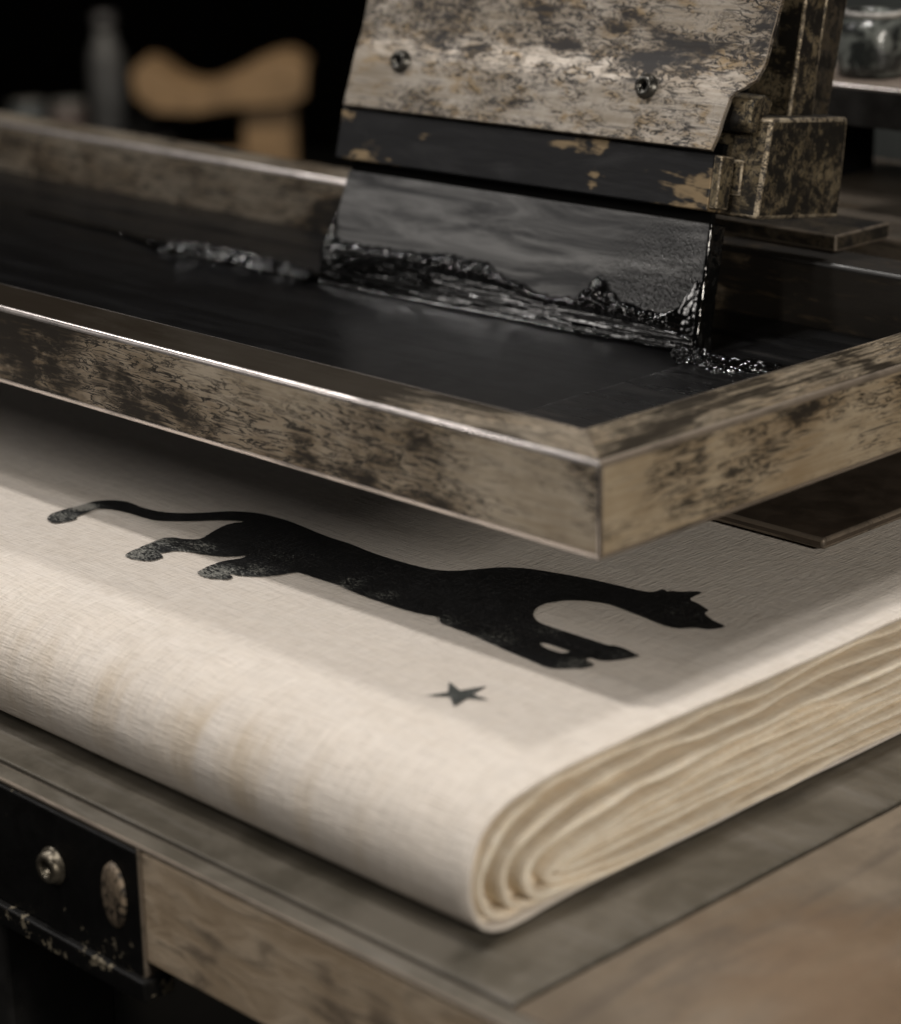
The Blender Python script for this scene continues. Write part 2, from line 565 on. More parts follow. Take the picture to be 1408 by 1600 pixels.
def rail(name, A, B, An, Bn, mat, label=None, edge=None):
    """mitred hollow-looking rail; outer corners A->B, inner corners An->Bn, local x along the rail"""
    A, B, An, Bn = map(Vector, (A, B, An, Bn))
    ax = (B - A).normalized()
    L = (B - A).length
    side = Vector((0, 0, 1)).cross(ax)
    q = lambda p: Vector(((p - A).dot(ax), (p - A).dot(side), 0))
    ring = [q(A), q(B), q(Bn), q(An)]
    v = [(p.x, p.y, -RH) for p in ring] + [(p.x, p.y, 0) for p in ring]
    f = [(3, 2, 1, 0), (4, 5, 6, 7), (0, 1, 5, 4), (1, 2, 6, 5), (2, 3, 7, 6), (3, 0, 4, 7)]
    o = mesh_obj('rail', v, f, mat, screen, mats=[mat, edge or M_EDGE])
    o.matrix_local = Matrix(((ax.x, side.x, 0, A.x), (ax.y, side.y, 0, A.y), (0, 0, 1, 0), (0, 0, 0, 1)))
    at = o.data.attributes.new('bevel_weight_edge', 'FLOAT', 'EDGE')
    for e in o.data.edges:
        a, b = sorted(e.vertices)
        long_edge = {a % 4, b % 4} in ({0, 1}, {2, 3}) and a // 4 == b // 4
        corner = b == a + 4 and a in (0, 1)
        at.data[e.index].value = 1. if long_edge else (.6 if corner else 0.)
    bevel(o, .0027, 4, 1)
    o.modifiers['bevel'].limit_method = 'WEIGHT'
    if label: o['label'] = label
    return o


iy0, iy1, ix1, ix0 = RW, FY1 - RW, -.0372, FX0 + RW
rail('front', (FX0, 0, 0), (0, 0, 0), (ix0, iy0, 0), (ix1, iy0, 0), M_RAIL_FRONT)
rail('right', (0, 0, 0), (0, FY1, 0), (ix1, iy0, 0), (ix1, iy1, 0), M_RAIL_RIGHT, edge=M_EDGE_DULL)
rail('back', (0, FY1, 0), (FX0, FY1, 0), (ix1, iy1, 0), (ix0, iy1, 0), M_RAIL_BACK, edge=M_EDGE_BACK)
rail('left', (FX0, FY1, 0), (FX0, 0, 0), (ix0, iy1, 0), (ix0, iy0, 0), M_RAIL_RIGHT)

MZ = -.035
box('mesh', (ix0 - .004, iy0 - .004, MZ - .0008), (ix1 + .004, iy1 + .004, MZ), M_MESH, screen)


def strip(name, x0, y0, x1, y1, mat, h=.0009, nx=120, ny=16, seed=0., amp=.0012):
    """slightly rippled film lying on the mesh"""
    v, f = [], []
    for i in range(nx + 1):
        for j in range(ny + 1):
            x, y = lerp(x0, x1, i / nx), lerp(y0, y1, j / ny)
            e = min(i, nx - i, j * 2, (ny - j) * 2)
            hh = h + amp * max(0, fn(x * 30 + seed, y * 90, seed)) if e > 0 else 0.0002
            wob = .0012 * fn(x * 40 + seed, y * 40, 3.1)
            v.append((x + wob, y + wob, MZ + hh))
    for i in range(nx):
        for j in range(ny):
            a = i * (ny + 1) + j
            f.append((a, a + ny + 1, a + ny + 2, a + 1))
    return mesh_obj(name, v, f, mat, screen, smooth=True)


strip('tape', ix0, iy1 - .042, ix1 - .001, iy1 - .001, M_TAPE, nx=260, ny=14)
strip('tape', -.158, iy0 + .001, ix1 - .001, iy1 - .043, M_TAPE, nx=50, ny=90, seed=4.)

# ================================================================== SQUEEGEE
SQ_O = Vector((-.4356, .2425, MZ + .0004))
dv = Vector((.9989, .0470, 0)).normalized()
uv = (math.cos(R(15)) * Vector((0, 0, 1)) + math.sin(R(15)) * Vector((-.047, .9989, 0))).normalized()
nv = uv.cross(dv)
if nv.y < 0: nv = -nv
SQM = Matrix(((dv.x, nv.x, uv.x, SQ_O.x), (dv.y, nv.y, uv.y, SQ_O.y), (dv.z, nv.z, uv.z, SQ_O.z), (0, 0, 0, 1)))
sq = empty('squeegee', SQ_O, 'tilted squeegee with grey rubber blade and worn metal clamp plate standing in the inky screen', 'squeegee')
sq.matrix_world = SQM
# local axes: x along the blade, y away through its thickness, z up the blade

# blade: narrower towards the top, sharp printing edge
bl = [(0, 0, 0), (.2698, 0, 0), (.2662, 0, .0655), (.0105, 0, .0655),
      (0.001, .0115, .004), (.2690, .0115, .004), (.2660, .0120, .0655), (.0105, .0120, .0655)]
o = mesh_obj('blade', bl, [(0, 1, 2, 3), (4, 7, 6, 5), (0, 4, 5, 1), (1, 5, 6, 2), (2, 6, 7, 3), (3, 7, 4, 0)], M_BLADE, sq)
bevel(o, .0012, 3)
# dark holder bar
prism('holder_bar', [(-.005, .0712), (-.0052, .0998), (.008, .1000), (.008, .0714)], 0.003, .2655, M_BAR, sq, .0010, 3, M_BAR, 1)
prism('holder_core', [(.0050, .0640), (.0050, .1060), (.0090, .1060), (.0090, .0640)], .008, .262, M_SHADE_BLACK, sq)  # near-black strip painting in the shadow gap under the bar

# clamp plate: S-bent sheet (lower flange stands forward of the upper web)
front = [(-.0092, .1012), (-.0078, .107), (-.0068, .115), (-.0060, .124), (-.0048, .1300), (-.0026, .1355), (.0004, .1415), (.0024, .149),
         (.0034, .160), (.0036, .172), (.0026, .183), (.0000, .196), (-.0020, .206), (-.0020, .225), (.0, .30)]
fc = [(p.x, p.y) for p in catmull([(a, b, 0) for a, b in front], 9)]
fine = []
for i, (a, b) in enumerate(fc):
    j0, j1 = max(i - 1, 0), min(i + 1, len(fc) - 1)
    tx, ty = fc[j1][0] - fc[j0][0], fc[j1][1] - fc[j0][1]
    l = math.hypot(tx, ty)
    fine.append((a + .0032 * ty / l, b - .0032 * tx / l))
prof = fc + fine[::-1]


def plate_edge(u, right):
    if right:
        return pwl([(.10, .2650), (.113, .2668), (.1275, .2685), (.1305, .2705), (.1345, .2760), (.1385, .2798), (.148, .2815), (.158, .2818), (.17, .2830), (.181, .2845), (.30, .300)], u)
    return pwl([(.10, .0060), (.125, .0072), (.15, .0076), (.20, .008), (.30, .014)], u)


nx = 60
v, f = [], []
n = len(prof)
for i in range(nx + 1):
    t = i / nx
    for (a, b) in prof:
        x = lerp(plate_edge(b, False), plate_edge(b, True), t)
        a2 = -.0072 + (a + .0072) * lerp(.40, .85, t) + .0006 * fn(x * 14, b * 20, 5.) * (1 if .002 < t < .998 else .6)
        v.append((x, a2, b))
for i in range(nx):
    for k in range(n):
        a, b = i * n + k, i * n + (k + 1) % n
        f.append((a, b, b + n, a + n))
half = n // 2
for base in (0, nx * n):
    for k in range(half - 1):
        f.append((base + k, base + k + 1, base + n - 2 - k, base + n - 1 - k))
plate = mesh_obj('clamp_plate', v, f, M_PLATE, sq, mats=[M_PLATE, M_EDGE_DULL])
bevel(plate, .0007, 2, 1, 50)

# socket screws through the flange
hexr = .0023
def screw(x, z, y, parent, r=.0052, mat=M_SCREW, name='screw', rot=R(90), h=.0034):
    s = lathe(name, [(0.0001, -.004), (r * 1.22, -.004), (r * 1.22, .0004), (r * 1.02, .0008), (r, h * .75), (r * .88, h), (r * .58, h), (r * .52, h * .9), (r * .50, h * .25), (.0001, h * .2)],
              mat, parent, 36, (x, y, z), (rot, 0, 0))
    k = lathe('hex_socket', [(.0001, h * .24), (r * .46, h * .24), (r * .46, h * .22), (.0001, h * .21)], M_SHADE_BLACK, s, 6)
    return s
for x, z in ((.0440, .1285), (.2165, .1290)):
    screw(x, z, -.0066, plate, .0053)

# carriage at the right end
prism('carriage_block', [(.0095, .0706), (.0090, .1212), (.0760, .1312), (.0830, .0800)], .215, .2860, M_BLOCK, sq, .0022, 4, M_EDGE_GRIME)
prism('pivot_lug', [(.0000, .1285), (.0000, .1165), (.0035, .1120), (.0085, .1130), (.0090, .1210), (.0160, .1235), (.0175, .1300), (.0100, .1325)], .255, .2790, M_BLOCK, sq, .0015, 3)
prism('end_tab', [(-.0062, .0990), (.0050, .0998), (.0060, .0735), (-.0040, .0730)], .2657, .2705, M_BLOCK, sq, .0008, 3, M_EDGE_GRIME)
prism('end_tab', [(.0062, .0990), (.0180, .0985), (.0205, .0830), (.0080, .0810)], .2600, .2745, M_BLOCK, sq, .0010, 3, M_EDGE_GRIME)
prism('end_tab', [(.0195, .1000), (.0290, .0990), (.0270, .0712), (.0195, .0725)], .2500, .2730, M_BLOCK, sq, .0010, 3)
prism('upright', [(.0395, .1225), (.0615, .1265), (.0570, .1600), (.0540, .1900), (.0520, .30), (.0330, .30), (.0360, .190), (.0380, .155)], .205, .2745, M_BLOCK, sq, .0016, 3, M_EDGE_GRIME)
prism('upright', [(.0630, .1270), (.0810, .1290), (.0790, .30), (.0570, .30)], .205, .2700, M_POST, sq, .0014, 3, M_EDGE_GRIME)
prism('web_plate', [(.0205, .160), (.0345, .1575), (.0340, .1640), (.0325, .172), (.0330, .1785), (.0300, .1815), (.0305, .30), (.0215, .30)], .200, .2640, M_BLOCK, sq, .0012, 3)
prism('web_plate', [(.0225, .128), (.0385, .124), (.0370, .165), (.0215, .165)], .200, .2480, M_SHADE_BLACK, sq)  # painted near-black to read as the dark gap beside the upright

# ================================================================== INK
def blade_ink():
    """lumpy wet ink pushed up the front of the blade (squeegee axes)"""
    top = [(0, .040), (.0025, .035), (.005, .028), (.010, .0255), (.0126, .026), (.03, .0255), (.047, .0262), (.0763, .0272), (.100, .0285), (.119, .0278), (.1436, .0207), (.1671, .0162),
           (.188, .0172), (.1955, .0225), (.2005, .0300), (.203, .0318), (.206, .0298), (.211, .0245), (.2202, .0195), (.2394, .0178), (.250, .0184), (.2565, .0225), (.2618, .030), (.2660, .037), (.2710, .034)]
    bot = [(0, .006), (.02, .0135), (.0587, .0175), (.09, .0172), (.1259, .0165), (.1813, .0120), (.2328, .0100), (.2577, .009), (.271, .006)]
    NS, NV = 760, 56
    v, f = [], []
    for i in range(NS + 1):
        s = -.0006 + .2716 * i / NS
        tt = pwl(top, s) + .0012 * fn(s * 190, 1.7, 0, 2)
        bb = min(pwl(bot, s), tt * .72)
        for j in range(NV + 1):
            r = j / NV
            u = tt * r
            # cross section: thin dragged skirt below bb, fat bead between bb and tt
            if u < bb:
                q = u / bb
                th = .0012 + .0010 * (1 - q) ** 2 + .0010 * q
                th += .00045 * fn(s * 14, u * 460, 8., 2) + .00016 * fn(s * 60, u * 1400, 3., 2)
                th *= .25 + .75 * sm(0, .012, s) if u > .02 else 1.
                if r == 0: th = .0026
            else:
                q = (u - bb) / max(1e-5, tt - bb)
                fat = .0050 - .0022 * sm(.13, .18, s) - .0012 * sm(.22, .25, s)
                fat *= 1 - .78 * sm(.248, .262, s)
                fat += .0035 * math.exp(-((s - .203) / .005) ** 2)
                body = math.sqrt(max(0, math.sin(math.pi * min(1, q * .94 + .06))))
                dd = noise.voronoi(Vector((s * 300 + .8 * fn(s * 60, u * 60, 2.), u * 380, 4.2)))[0]
                bub = math.sqrt(max(0., 1 - (dd[0] / .70) ** 2))
                lump = .72 + .24 * fn(s * 70, u * 70, 0, 1) + .34 * bub
                th = .0012 + fat * body * lump
                if j == NV: th = -.0002
            e = min(1., (s + .0006) / .0025) * min(1, (.271 - s) / .0025)
            th = lerp(-.0005, th, max(0., e) ** .5)
            v.append(SQM @ Vector((lerp(.0105 * u / .0655, .2698 - .0036 * u / .0655, s / .2698), -th, u)))
    for i in range(NS):
        for j in range(NV):
            a = i * (NV + 1) + j
            f.append((a, a + NV + 1, a + NV + 2, a + 1))
    o = mesh_obj('ink_bead', v, f, M_INK, smooth=True)
    return tag(o, 'lumpy wet black ink piled with a small peak against the foot of the squeegee blade', 'ink')


def blade_end_ink():
    """wet skin running down the right end of the blade, part of the same bead"""
    NS, NV = 26, 130
    v, f = [], []
    for j in range(NV + 1):
        u = .066 * j / NV
        for i in range(NS + 1):
            y = -.001 + .0125 * i / NS
            th = .0008 + .0007 * fn(y * 200, u * 120, 4., 2) + .003 * max(0, 1 - u / .014) ** 2
            if i in (0, NS) or j == NV: th = -.0005
            x = lerp(.2698, .2663, u / .07) + th
            v.append(SQM @ Vector((x, y, u)))
    for j in range(NV):
        for i in range(NS):
            a = j * (NS + 1) + i
            f.append((a, a + 1, a + NS + 2, a + NS + 1))
    return v, f


def floor_ink(name, path, widths, height, seed, label, n=420, m=30, freq=150, flat=.25):
    """ridge of wet ink lying on the mesh along a path"""
    P = catmull([(x, y, 0) for x, y in path], 24)
    # resample
    L = [0.]
    for a, b in zip(P, P[1:]): L.append(L[-1] + (b - a).length)
    v, f = [], []
    k = 0
    for i in range(n + 1):
        d = L[-1] * i / n
        while k < len(L) - 2 and L[k + 1] < d: k += 1
        t = (d - L[k]) / max(1e-9, L[k + 1] - L[k])
        p = P[k].lerp(P[k + 1], t)
        tg = (P[min(k + 2, len(P) - 1)] - P[max(k - 1, 0)]).normalized()
        nn = Vector((-tg.y, tg.x, 0))
        tt = i / n
        w = pwl(widths, tt)
        hh = pwl(height, tt)
        for j in range(m + 1):
            q = 2 * j / m - 1
            ww = w * (1 + .35 * fn(d * 60 + seed, q * .6, 1.))
            c = math.sqrt(max(0, 1 - q * q))
            dd = noise.voronoi(Vector((d * 260 + seed, q * w * 330, seed)))[0]
            bub = math.sqrt(max(0., 1 - (dd[0] / .75) ** 2))
            hgt = hh * c * (flat + .42 * bub + .42 * abs(fn(d * freq * .5 + seed, q * 1.4 + seed, 0., 2)))
            if abs(q) > .999: hgt = -.0003
            pos = p + nn * (q * ww + .2 * ww * fn(d * 120 + seed, 9., 0))
            v.append((pos.x, pos.y, MZ + .001 + hgt))
    for i in range(n):
        for j in range(m):
            a = i * (m + 1) + j
            f.append((a, a + 1, a + m + 2, a + m + 1))
    return v, f


bead = blade_ink()
ev, ef = blade_end_ink()
mesh_obj('end_drip', ev, ef, M_INK, bead, smooth=True)
fv, ff = floor_ink('ink_ridge', [(-.74, .256), (-.66, .2555), (-.60, .249), (-.5659, .2426), (-.52, .2475), (-.48, .2465), (-.437, .2445)],
                   [(0, .001), (.35, .003), (.55, .0075), (.75, .010), (1, .008)], [(0, .0005), (.4, .0012), (.54, .0045), (.6, .0095), (.75, .0085), (.9, .0065), (1, .004)], 2.3, '')
tag(mesh_obj('ink_ridge', fv, ff, M_INK, smooth=True), 'knobbly ridge of wet black ink on the mesh left of the blade', 'ink')
fv, ff = floor_ink('ink_smear', [(-.172, .2545), (-.160, .2490), (-.145, .2475), (-.130, .2515), (-.112, .2570), (-.085, .263), (-.06, .266)],
                   [(0, .010), (.3, .013), (.6, .010), (1, .003)], [(0, .006), (.25, .005), (.6, .0028), (1, .0008)], 7.7, '', 300, 40, 170, .1)
tag(mesh_obj('ink_smear', fv, ff, M_INK, smooth=True), 'thin glistening smear of wet ink on the mesh at the right corner of the blade', 'ink')

# ================================================================== FOLDED CANVAS
TZ = -.1572                     # table top
CX1, CX0 = .0285, -1.30         # right hem, far-left end
canvas = empty('folded_canvas', (-.3, .2, TZ), 'thick folded stack of cream canvas printed with a black animal lying on the table', 'cloth')
canvas_loc = Vector((-.3, .2, TZ))

OUT = [(.52, -.1002), (.40, -.1), (.30, -.1), (.22, -.1), (.16, -.1), (.10, -.1), (.05, -.1), (.0, -.1), (-.03, -.1001), (-.052, -.1006), (-.068, -.1020), (-.0805, -.1052), (-.0905, -.1105),
       (-.0980, -.1182), (-.1022, -.1285), (-.1018, -.1395), (-.0974, -.1498), (-.0910, -.1545), (-.0830, -.1566), (-.0740, -.1568), (-.06, -.1568), (-.02, -.1568), (.10, -.1568), (.30, -.1568), (.52, -.1568)]
INN = [(.52, -.1290), (.40, -.129), (.30, -.1288), (.22, -.1285), (.16, -.1282), (.10, -.1280), (.05, -.1285), (.0, -.1300), (-.02, -.1315), (-.034, -.1333), (-.044, -.1352), (-.0515, -.1375), (-.0562, -.1398),
       (-.0588, -.1420), (-.0598, -.1440), (-.0592, -.1462), (-.0570, -.1480), (-.0535, -.1490), (-.049, -.1495), (-.044, -.1497), (-.035, -.1498), (-.01, -.1500), (.10, -.1502), (.30, -.1504), (.52, -.1505)]
PER = 7
OUTC = [(p.x, p.y) for p in catmull([(a, b, 0) for a, b in OUT], PER)]
INNC = [(p.x, p.y) for p in catmull([(a, b, 0) for a, b in INN], PER)]
NP = len(OUTC)


def layer_path(k, amp, seed):
    """k 0..1 between the outermost and the innermost fold"""
    pts = []
    for i in range(NP):
        t = i / (NP - 1)
        # layers crowd together along the underside
        y = lerp(OUTC[i][0], INNC[i][0], k)
        z = lerp(OUTC[i][1], INNC[i][1], k)
        pts.append(Vector((0, y, z)))
    L = 0
    out = []
    for i, p in enumerate(pts):
        a, b = pts[max(i - 1, 0)], pts[min(i + 1, NP - 1)]
        tg = (b - a).normalized()
        nn = Vector((0, tg.z, -tg.y))
        if i: L += (p - pts[i - 1]).length
        fade = amp * (1 if k > 0 else 0) * (1 - .85 * sm(.60, .70, i / (NP - 1)))
        out.append((p + nn * fade * (fn(L * 10 + seed, seed * 3.3, 0, 2) + .45 * fn(L * 26 + seed, seed * 1.3, 4., 2)), nn, L))
    return out


def ribbon(name, k, thick, edge, amp, seed, mat, wob=.002, cap=5, nx=1, x_far=-.25, surf=0., full=False):
    """one folded layer: its path is swept along x and its right hem rounded over"""
    path = layer_path(k, amp, seed)
    xs = []
    if full:
        xs = [lerp(x_far, edge - .03, i / 170) for i in range(171)] + [edge - .022, edge - .014, edge - .008]
    else:
        xs = [x_far, edge - .04, edge - .02, edge - .01, edge - .005]
    n = NP
    v, f = [], []
    rows = []
    # outer skin left -> right, rounded hem, inner skin right -> left
    def thickness(i):
        return thick[i] if isinstance(thick, list) else thick
    def hem(i, L):
        # the hem strays in and out along the layer
        w = wob * fn(L * 13 + seed * 5, seed, 2., 3)
        if full:
            t = i / (n - 1)
            w -= .0015 * sm(.80, .86, t) + .0045 * sm(.34, .42, t) * (1 - sm(.5, .6, t)) * .4
        return w
    def skin(xx, i, off, ripple=True):
        p, nn, L = path[i]
        e = hem(i, L)
        q = p + nn * off
        q = q.copy()
        x = xx if xx < edge - .03 else xx + e
        if full and ripple:
            # soft dents and wrinkles of the sheet, strongest round the fold
            c = sm(-.03, -.075, p.y) * sm(-.152, -.125, p.z)
            q += nn * (.0011 * c * fn(x * 26, L * 6, 3., 3) + .0009 * c * fn(x * 75 + L * 22, L * 4, 6., 2) + .0004 * fn(x * 9, p.y * 9, 2., 2))
        return (x, q.y, q.z)
    for x in xs:
        rows.append([skin(x, i, 0.) for i in range(n)])
    for c in range(1, cap + 1):
        a = math.pi * c / (cap + 1)
        rows.append([skin(edge - .003 + .003 * math.sin(a) if False else edge - thickness(i) * .5 + thickness(i) * .5 * math.sin(a), i, -thickness(i) * .5 * (1 - math.cos(a))) for i in range(n)])
    for x in reversed(xs):
        rows.append([skin(x, i, -thickness(i)) for i in range(n)])
    for r in rows: v += r
    for r in range(len(rows) - 1):
        for i in range(n - 1):
            a = r * n + i
            f.append((a, a + 1, a + n + 1, a + n))
    v = [Vector(p) - canvas_loc for p in v]
    return mesh_obj(name, v, f, mat, canvas, smooth=True)


# NOTE path runs top-back -> fold -> bottom-back; its normal (-tz, ty) points to the inside on top, so flip sign below
def local_gap(k0, k1):
    out = []
    for i in range(NP):
        a = Vector((lerp(OUTC[i][0], INNC[i][0], k0), lerp(OUTC[i][1], INNC[i][1], k0)))
        b = Vector((lerp(OUTC[i][0], INNC[i][0], k1), lerp(OUTC[i][1], INNC[i][1], k1)))
        out.append((a - b).length)
    return out


cover = ribbon('printed_sheet', 0., .0022, CX1, 0., 1., M_CLOTH, .0012, 6, x_far=CX0, full=True)
KS = [.09, .20, .31, .43, .55, .68, .84, 1.0]
for j, k in enumerate(KS):
    kn = KS[j + 1] if j + 1 < len(KS) else 1.12
    g = local_gap(k, kn)
    th = [max(.0005, min(.0044, q * (.56 + .24 * ((j * 7) % 5) / 4))) for q in g]
    e = CX1 + (-.0085, -.0030, -.0098, -.0005, -.0088, .0012, -.0070, -.0020)[j]
    ribbon('fold_layer', k, th, e, .0026, 11.3 * (j + 1), M_CLOTH_IN, .0060)

CORE = [(a * 1. if a > .45 else lerp(a, a + .006, 1.), lerp(b, -.1405, .55)) for a, b in INN]
INN, OUT = CORE, INN
OUTC2, INNC2 = INNC, [(p.x, p.y) for p in catmull([(a, b, 0) for a, b in CORE], PER)]
OUTC, INNC = OUTC2, INNC2
for j, (k, e) in enumerate(((.36, -.005), (.80, -.0005), (1.25, -.005), (1.66, -.002))):
    ribbon('fold_layer', k, .0030 - .0003 * j, CX1 + e, .0009, 5.7 + 9.1 * j, M_CLOTH_IN, .0030)

# the prints: flat shapes in the plane of the sheet
PZ = -.1
ANIMAL = [(-.3569,-.0088),(-.3607,-.0042),(-.3625,.0004),(-.3626,.0086),(-.3625,.0179),(-.3621,.0246),(-.3601,.0285),(-.3562,.0321),(-.3523,.0339),(-.3474,.0350),(-.3343,.0344),(-.3223,.0369),(-.3113,.0449),(-.3024,.0559),(-.2960,.0625),(-.2862,.0673),(-.2714,.0693),(-.2562,.0684),(-.2371,.0662),(-.2182,.0662),(-.1976,.0643),(-.1789,.0649),(-.1664,.0663),(-.1600,.0686),(-.1548,.0720),(-.1510,.0769),(-.1465,.0838),(-.1423,.0900),(-.1339,.0965),(-.1221,.1007),(-.1045,.1053),(-.0880,.1080),(-.0767,.1093),(-.0693,.1121),(-.0682,.1179),(-.0650,.1168),(-.0639,.1193),(-.0608,.1206),(-.0535,.1270),(-.0515,.1167),(-.0445,.1141),(-.0365,.1108),(-.0347,.1065),(-.0266,.1024),(-.0187,.1004),(-.0205,.0936),(-.0272,.0905),(-.0309,.0853),(-.0370,.0842),(-.0432,.0846),(-.0487,.0855),(-.0606,.0868),(-.0672,.0875),(-.0724,.0877),(-.0773,.0864),(-.0818,.0845),(-.0864,.0814),(-.0898,.0783),(-.0921,.0740),(-.0940,.0693),(-.0938,.0651),(-.0925,.0610),(-.0904,.0576),(-.0871,.0542),(-.0811,.0504),(-.0718,.0496),(-.0576,.0499),(-.0411,.0501),(-.0378,.0515),(-.0322,.0518),(-.0265,.0506),(-.0229,.0497),(-.0242,.0440),(-.0267,.0391),(-.0289,.0364),(-.0320,.0348),(-.0355,.0348),(-.0362,.0316),(-.0299,.0298),(-.0299,.0247),(-.0330,.0206),(-.0361,.0177),(-.0396,.0151),(-.0449,.0146),(-.0505,.0154),(-.0648,.0167),(-.0788,.0185),(-.0931,.0204),(-.1041,.0207),(-.1090,.0209),(-.1127,.0223),(-.1167,.0256),(-.1235,.0235),(-.1339,.0220),(-.1469,.0216),(-.1647,.0219),(-.1816,.0235),(-.1954,.0231),(-.2044,.0229),(-.2071,.0208),(-.2096,.0136),(-.2140,.0070),(-.2212,.0020),(-.2266,.0002),(-.2255,-.0013),(-.2234,-.0016),(-.2221,-.0035),(-.2229,-.0063),(-.2260,-.0082),(-.2303,-.0103),(-.2346,-.0107),(-.2396,-.0089),(-.2411,-.0060),(-.2430,.0012),(-.2432,.0094),(-.2415,.0143),(-.2402,.0184),(-.2416,.0242),(-.2425,.0204),(-.2476,.0142),(-.2564,.0099),(-.2645,.0073),(-.2714,.0036),(-.2732,-.0007),(-.2738,-.0038),(-.2718,-.0042),(-.2687,-.0059),(-.2682,-.0091),(-.2687,-.0132),(-.2721,-.0156),(-.2764,-.0173),(-.2806,-.0174),(-.2838,-.0167),(-.2863,-.0119),(-.2877,-.0064),(-.2901,.0047),(-.2906,.0108),(-.2897,.0135),(-.2870,.0160),(-.2827,.0173),(-.2766,.0228),(-.2804,.0330),(-.2840,.0455),(-.2817,.0544),(-.2921,.0473),(-.3013,.0369),(-.3110,.0281),(-.3169,.0256),(-.3221,.0249),(-.3338,.0245),(-.3439,.0227),(-.3486,.0205),(-.3512,.0177),(-.3505,.0113),(-.3487,.0035),(-.3460,.0010),(-.3457,-.0027),(-.3465,-.0066),(-.3476,-.0093),(-.3507,-.0105)]
LEG_GAP = [(-.0629,.0323),(-.0611,.0343),(-.0577,.0345),(-.0486,.0343),(-.0471,.0331),(-.0484,.0303),(-.0558,.0299),(-.0602,.0308)]
STAR = [(-.0565,-.0404),(-.0525,-.0323),(-.0599,-.0241),(-.0504,-.0274),(-.0456,-.0170),(-.0439,-.0268),(-.0349,-.0267),(-.0424,-.0312),(-.0404,-.0405),(-.0487,-.0346)]


def flat_print(name, loops, mat, z, smooth_per=3, rag=.00025):
    bm = bmesh.new()
    edges = []
    for loop in loops:
        pts = catmull([(x, y, 0) for x, y in loop + [loop[0]]], smooth_per)[:-1]
        vs = [bm.verts.new((p.x + rag * fn(p.x * 500, p.y * 500, 1., 2) - canvas_loc.x, p.y + rag * fn(p.x * 500, p.y * 500, 7., 2) - canvas_loc.y, z - canvas_loc.z)) for p in pts]
        for i in range(len(vs)):
            edges.append(bm.edges.new((vs[i], vs[(i + 1) % len(vs)])))
    bmesh.ops.triangle_fill(bm, use_beauty=True, use_dissolve=False, edges=edges, normal=(0, 0, 1))
    me = bpy.data.meshes.new(name)
    bm.to_mesh(me)
    bm.free()
    me.materials.append(mat)
    o = bpy.data.objects.new(name, me)
    return link(o, canvas)


cl = canvas_loc
W = lambda x, y, r, k: (x - cl.x, y - cl.y, r, k)
M_PRINT = make_print('black animal print', [W(-.3535, -.001, .016, .85), W(-.359, .015, .013, 1.35), W(-.2823, -.0105, .022, .9), W(-.287, .004, .02, .7), W(-.268, .012, .02, .75),
                                           W(-.2335, -.002, .020, .85), W(-.222, .010, .02, .7), W(-.178, .0275, .016, .75), W(-.155, .028, .014, .55), W(-.11, .026, .014, .6),
                                           W(-.080, .0225, .02, .62), W(-.072, .048, .016, .5), W(-.036, .024, .014, .75), W(-.03, .045, .010, .6), W(-.037, .100, .02, .35), W(-.22, .03, .03, .35)])
M_STAR = make_print('grey star print', [W(-.045, -.03, .012, .2)], (.050, .053, .050), pale=(.3, .3, .28))
PRZ = PZ + .0006
flat_print('animal_print', [ANIMAL, LEG_GAP], M_PRINT, PRZ)
flat_print('star_print', [STAR], M_STAR, PRZ, 1)

# dark board lying on the canvas under the screen
bd = box('dark_board', (-.52, .206, -.0985), (-.0465, .36, -.0930), simple('dark brown board', (.055, .040, .028), .55, 0, 60, .4), None, .0018, 3, M_EDGE_DULL)
tag(bd, 'thin dark brown board lying on the canvas under the right side of the screen', 'board')

# ================================================================== WORK TABLE
TY0, TY1, TX0, TX1 = -.132, .75, -1.5, .52
table = empty('print_table', (-.3, .3, -.95), 'sturdy work table with grey scuffed top, worn wooden front board and black metal bracket', 'table')
tl = Vector((-.3, .3, -.95))


def tbox(name, lo, hi, mat, bw=None, seg=3, edge=None, parent=table):
    p = parent
    o = box(name, lo, hi, mat, p, bw, seg, edge)
    o.location = -tl if p is table else (0, 0, 0)
    return o


GX, GY = .0680, -.1210
tbox('table_top', (TX0, GY + .0011, TZ - .03), (GX - .0011, TY1, TZ), M_TOP, .0008, 2)
tbox('border', (TX0, TY0, TZ - .0028), (TX1, GY - .0011, TZ - .0002), M_TOP, .0011, 3, M_EDGE_DULL)
tbox('border', (GX + .0011, GY - .0008, TZ - .0290), (TX1, TY1, TZ - .0002), M_BORDER, .0006, 2)
tbox('groove_bed', (TX0, GY - .004, TZ - .0298), (TX1, GY + .006, TZ - .0022), M_GROOVE)
tbox('groove_bed', (GX - .006, GY, TZ - .0302), (GX + .006, TY1, TZ - .0023), M_GROOVE)
tbox('front_board', (-.1292, TY0 + .0003, TZ - .0525), (TX1, TY0 + .0110, TZ - .0030), M_WOOD, .0012, 3)
tbox('front_board', (TX0, TY0 + .0025, TZ - .0525), (-.1300, TY0 + .0111, TZ - .0030), M_WOOD)
br = tbox('bracket', (TX0, TY0 - .0012, TZ - .0590), (-.1304, TY0 + .0022, TZ - .0028), M_BLACK, .0010, 3)
lip = tbox('bracket_lip', (TX0, TY0 - .0045, TZ - .0690), (-.1262, TY0 + .012, TZ - .0592), M_BLACK, .0012, 3, None, br)
lip2 = tbox('bracket_end', (-.1303, TY0 - .0008, TZ - .0592), (-.1293, TY0 + .010, TZ - .0010), M_EDGE_DULL, .0003, 2, None, br)
screw(-.1890, -.1858, TY0 - .0014, br, .0068, M_BOLT, 'bolt', R(90), .0042)
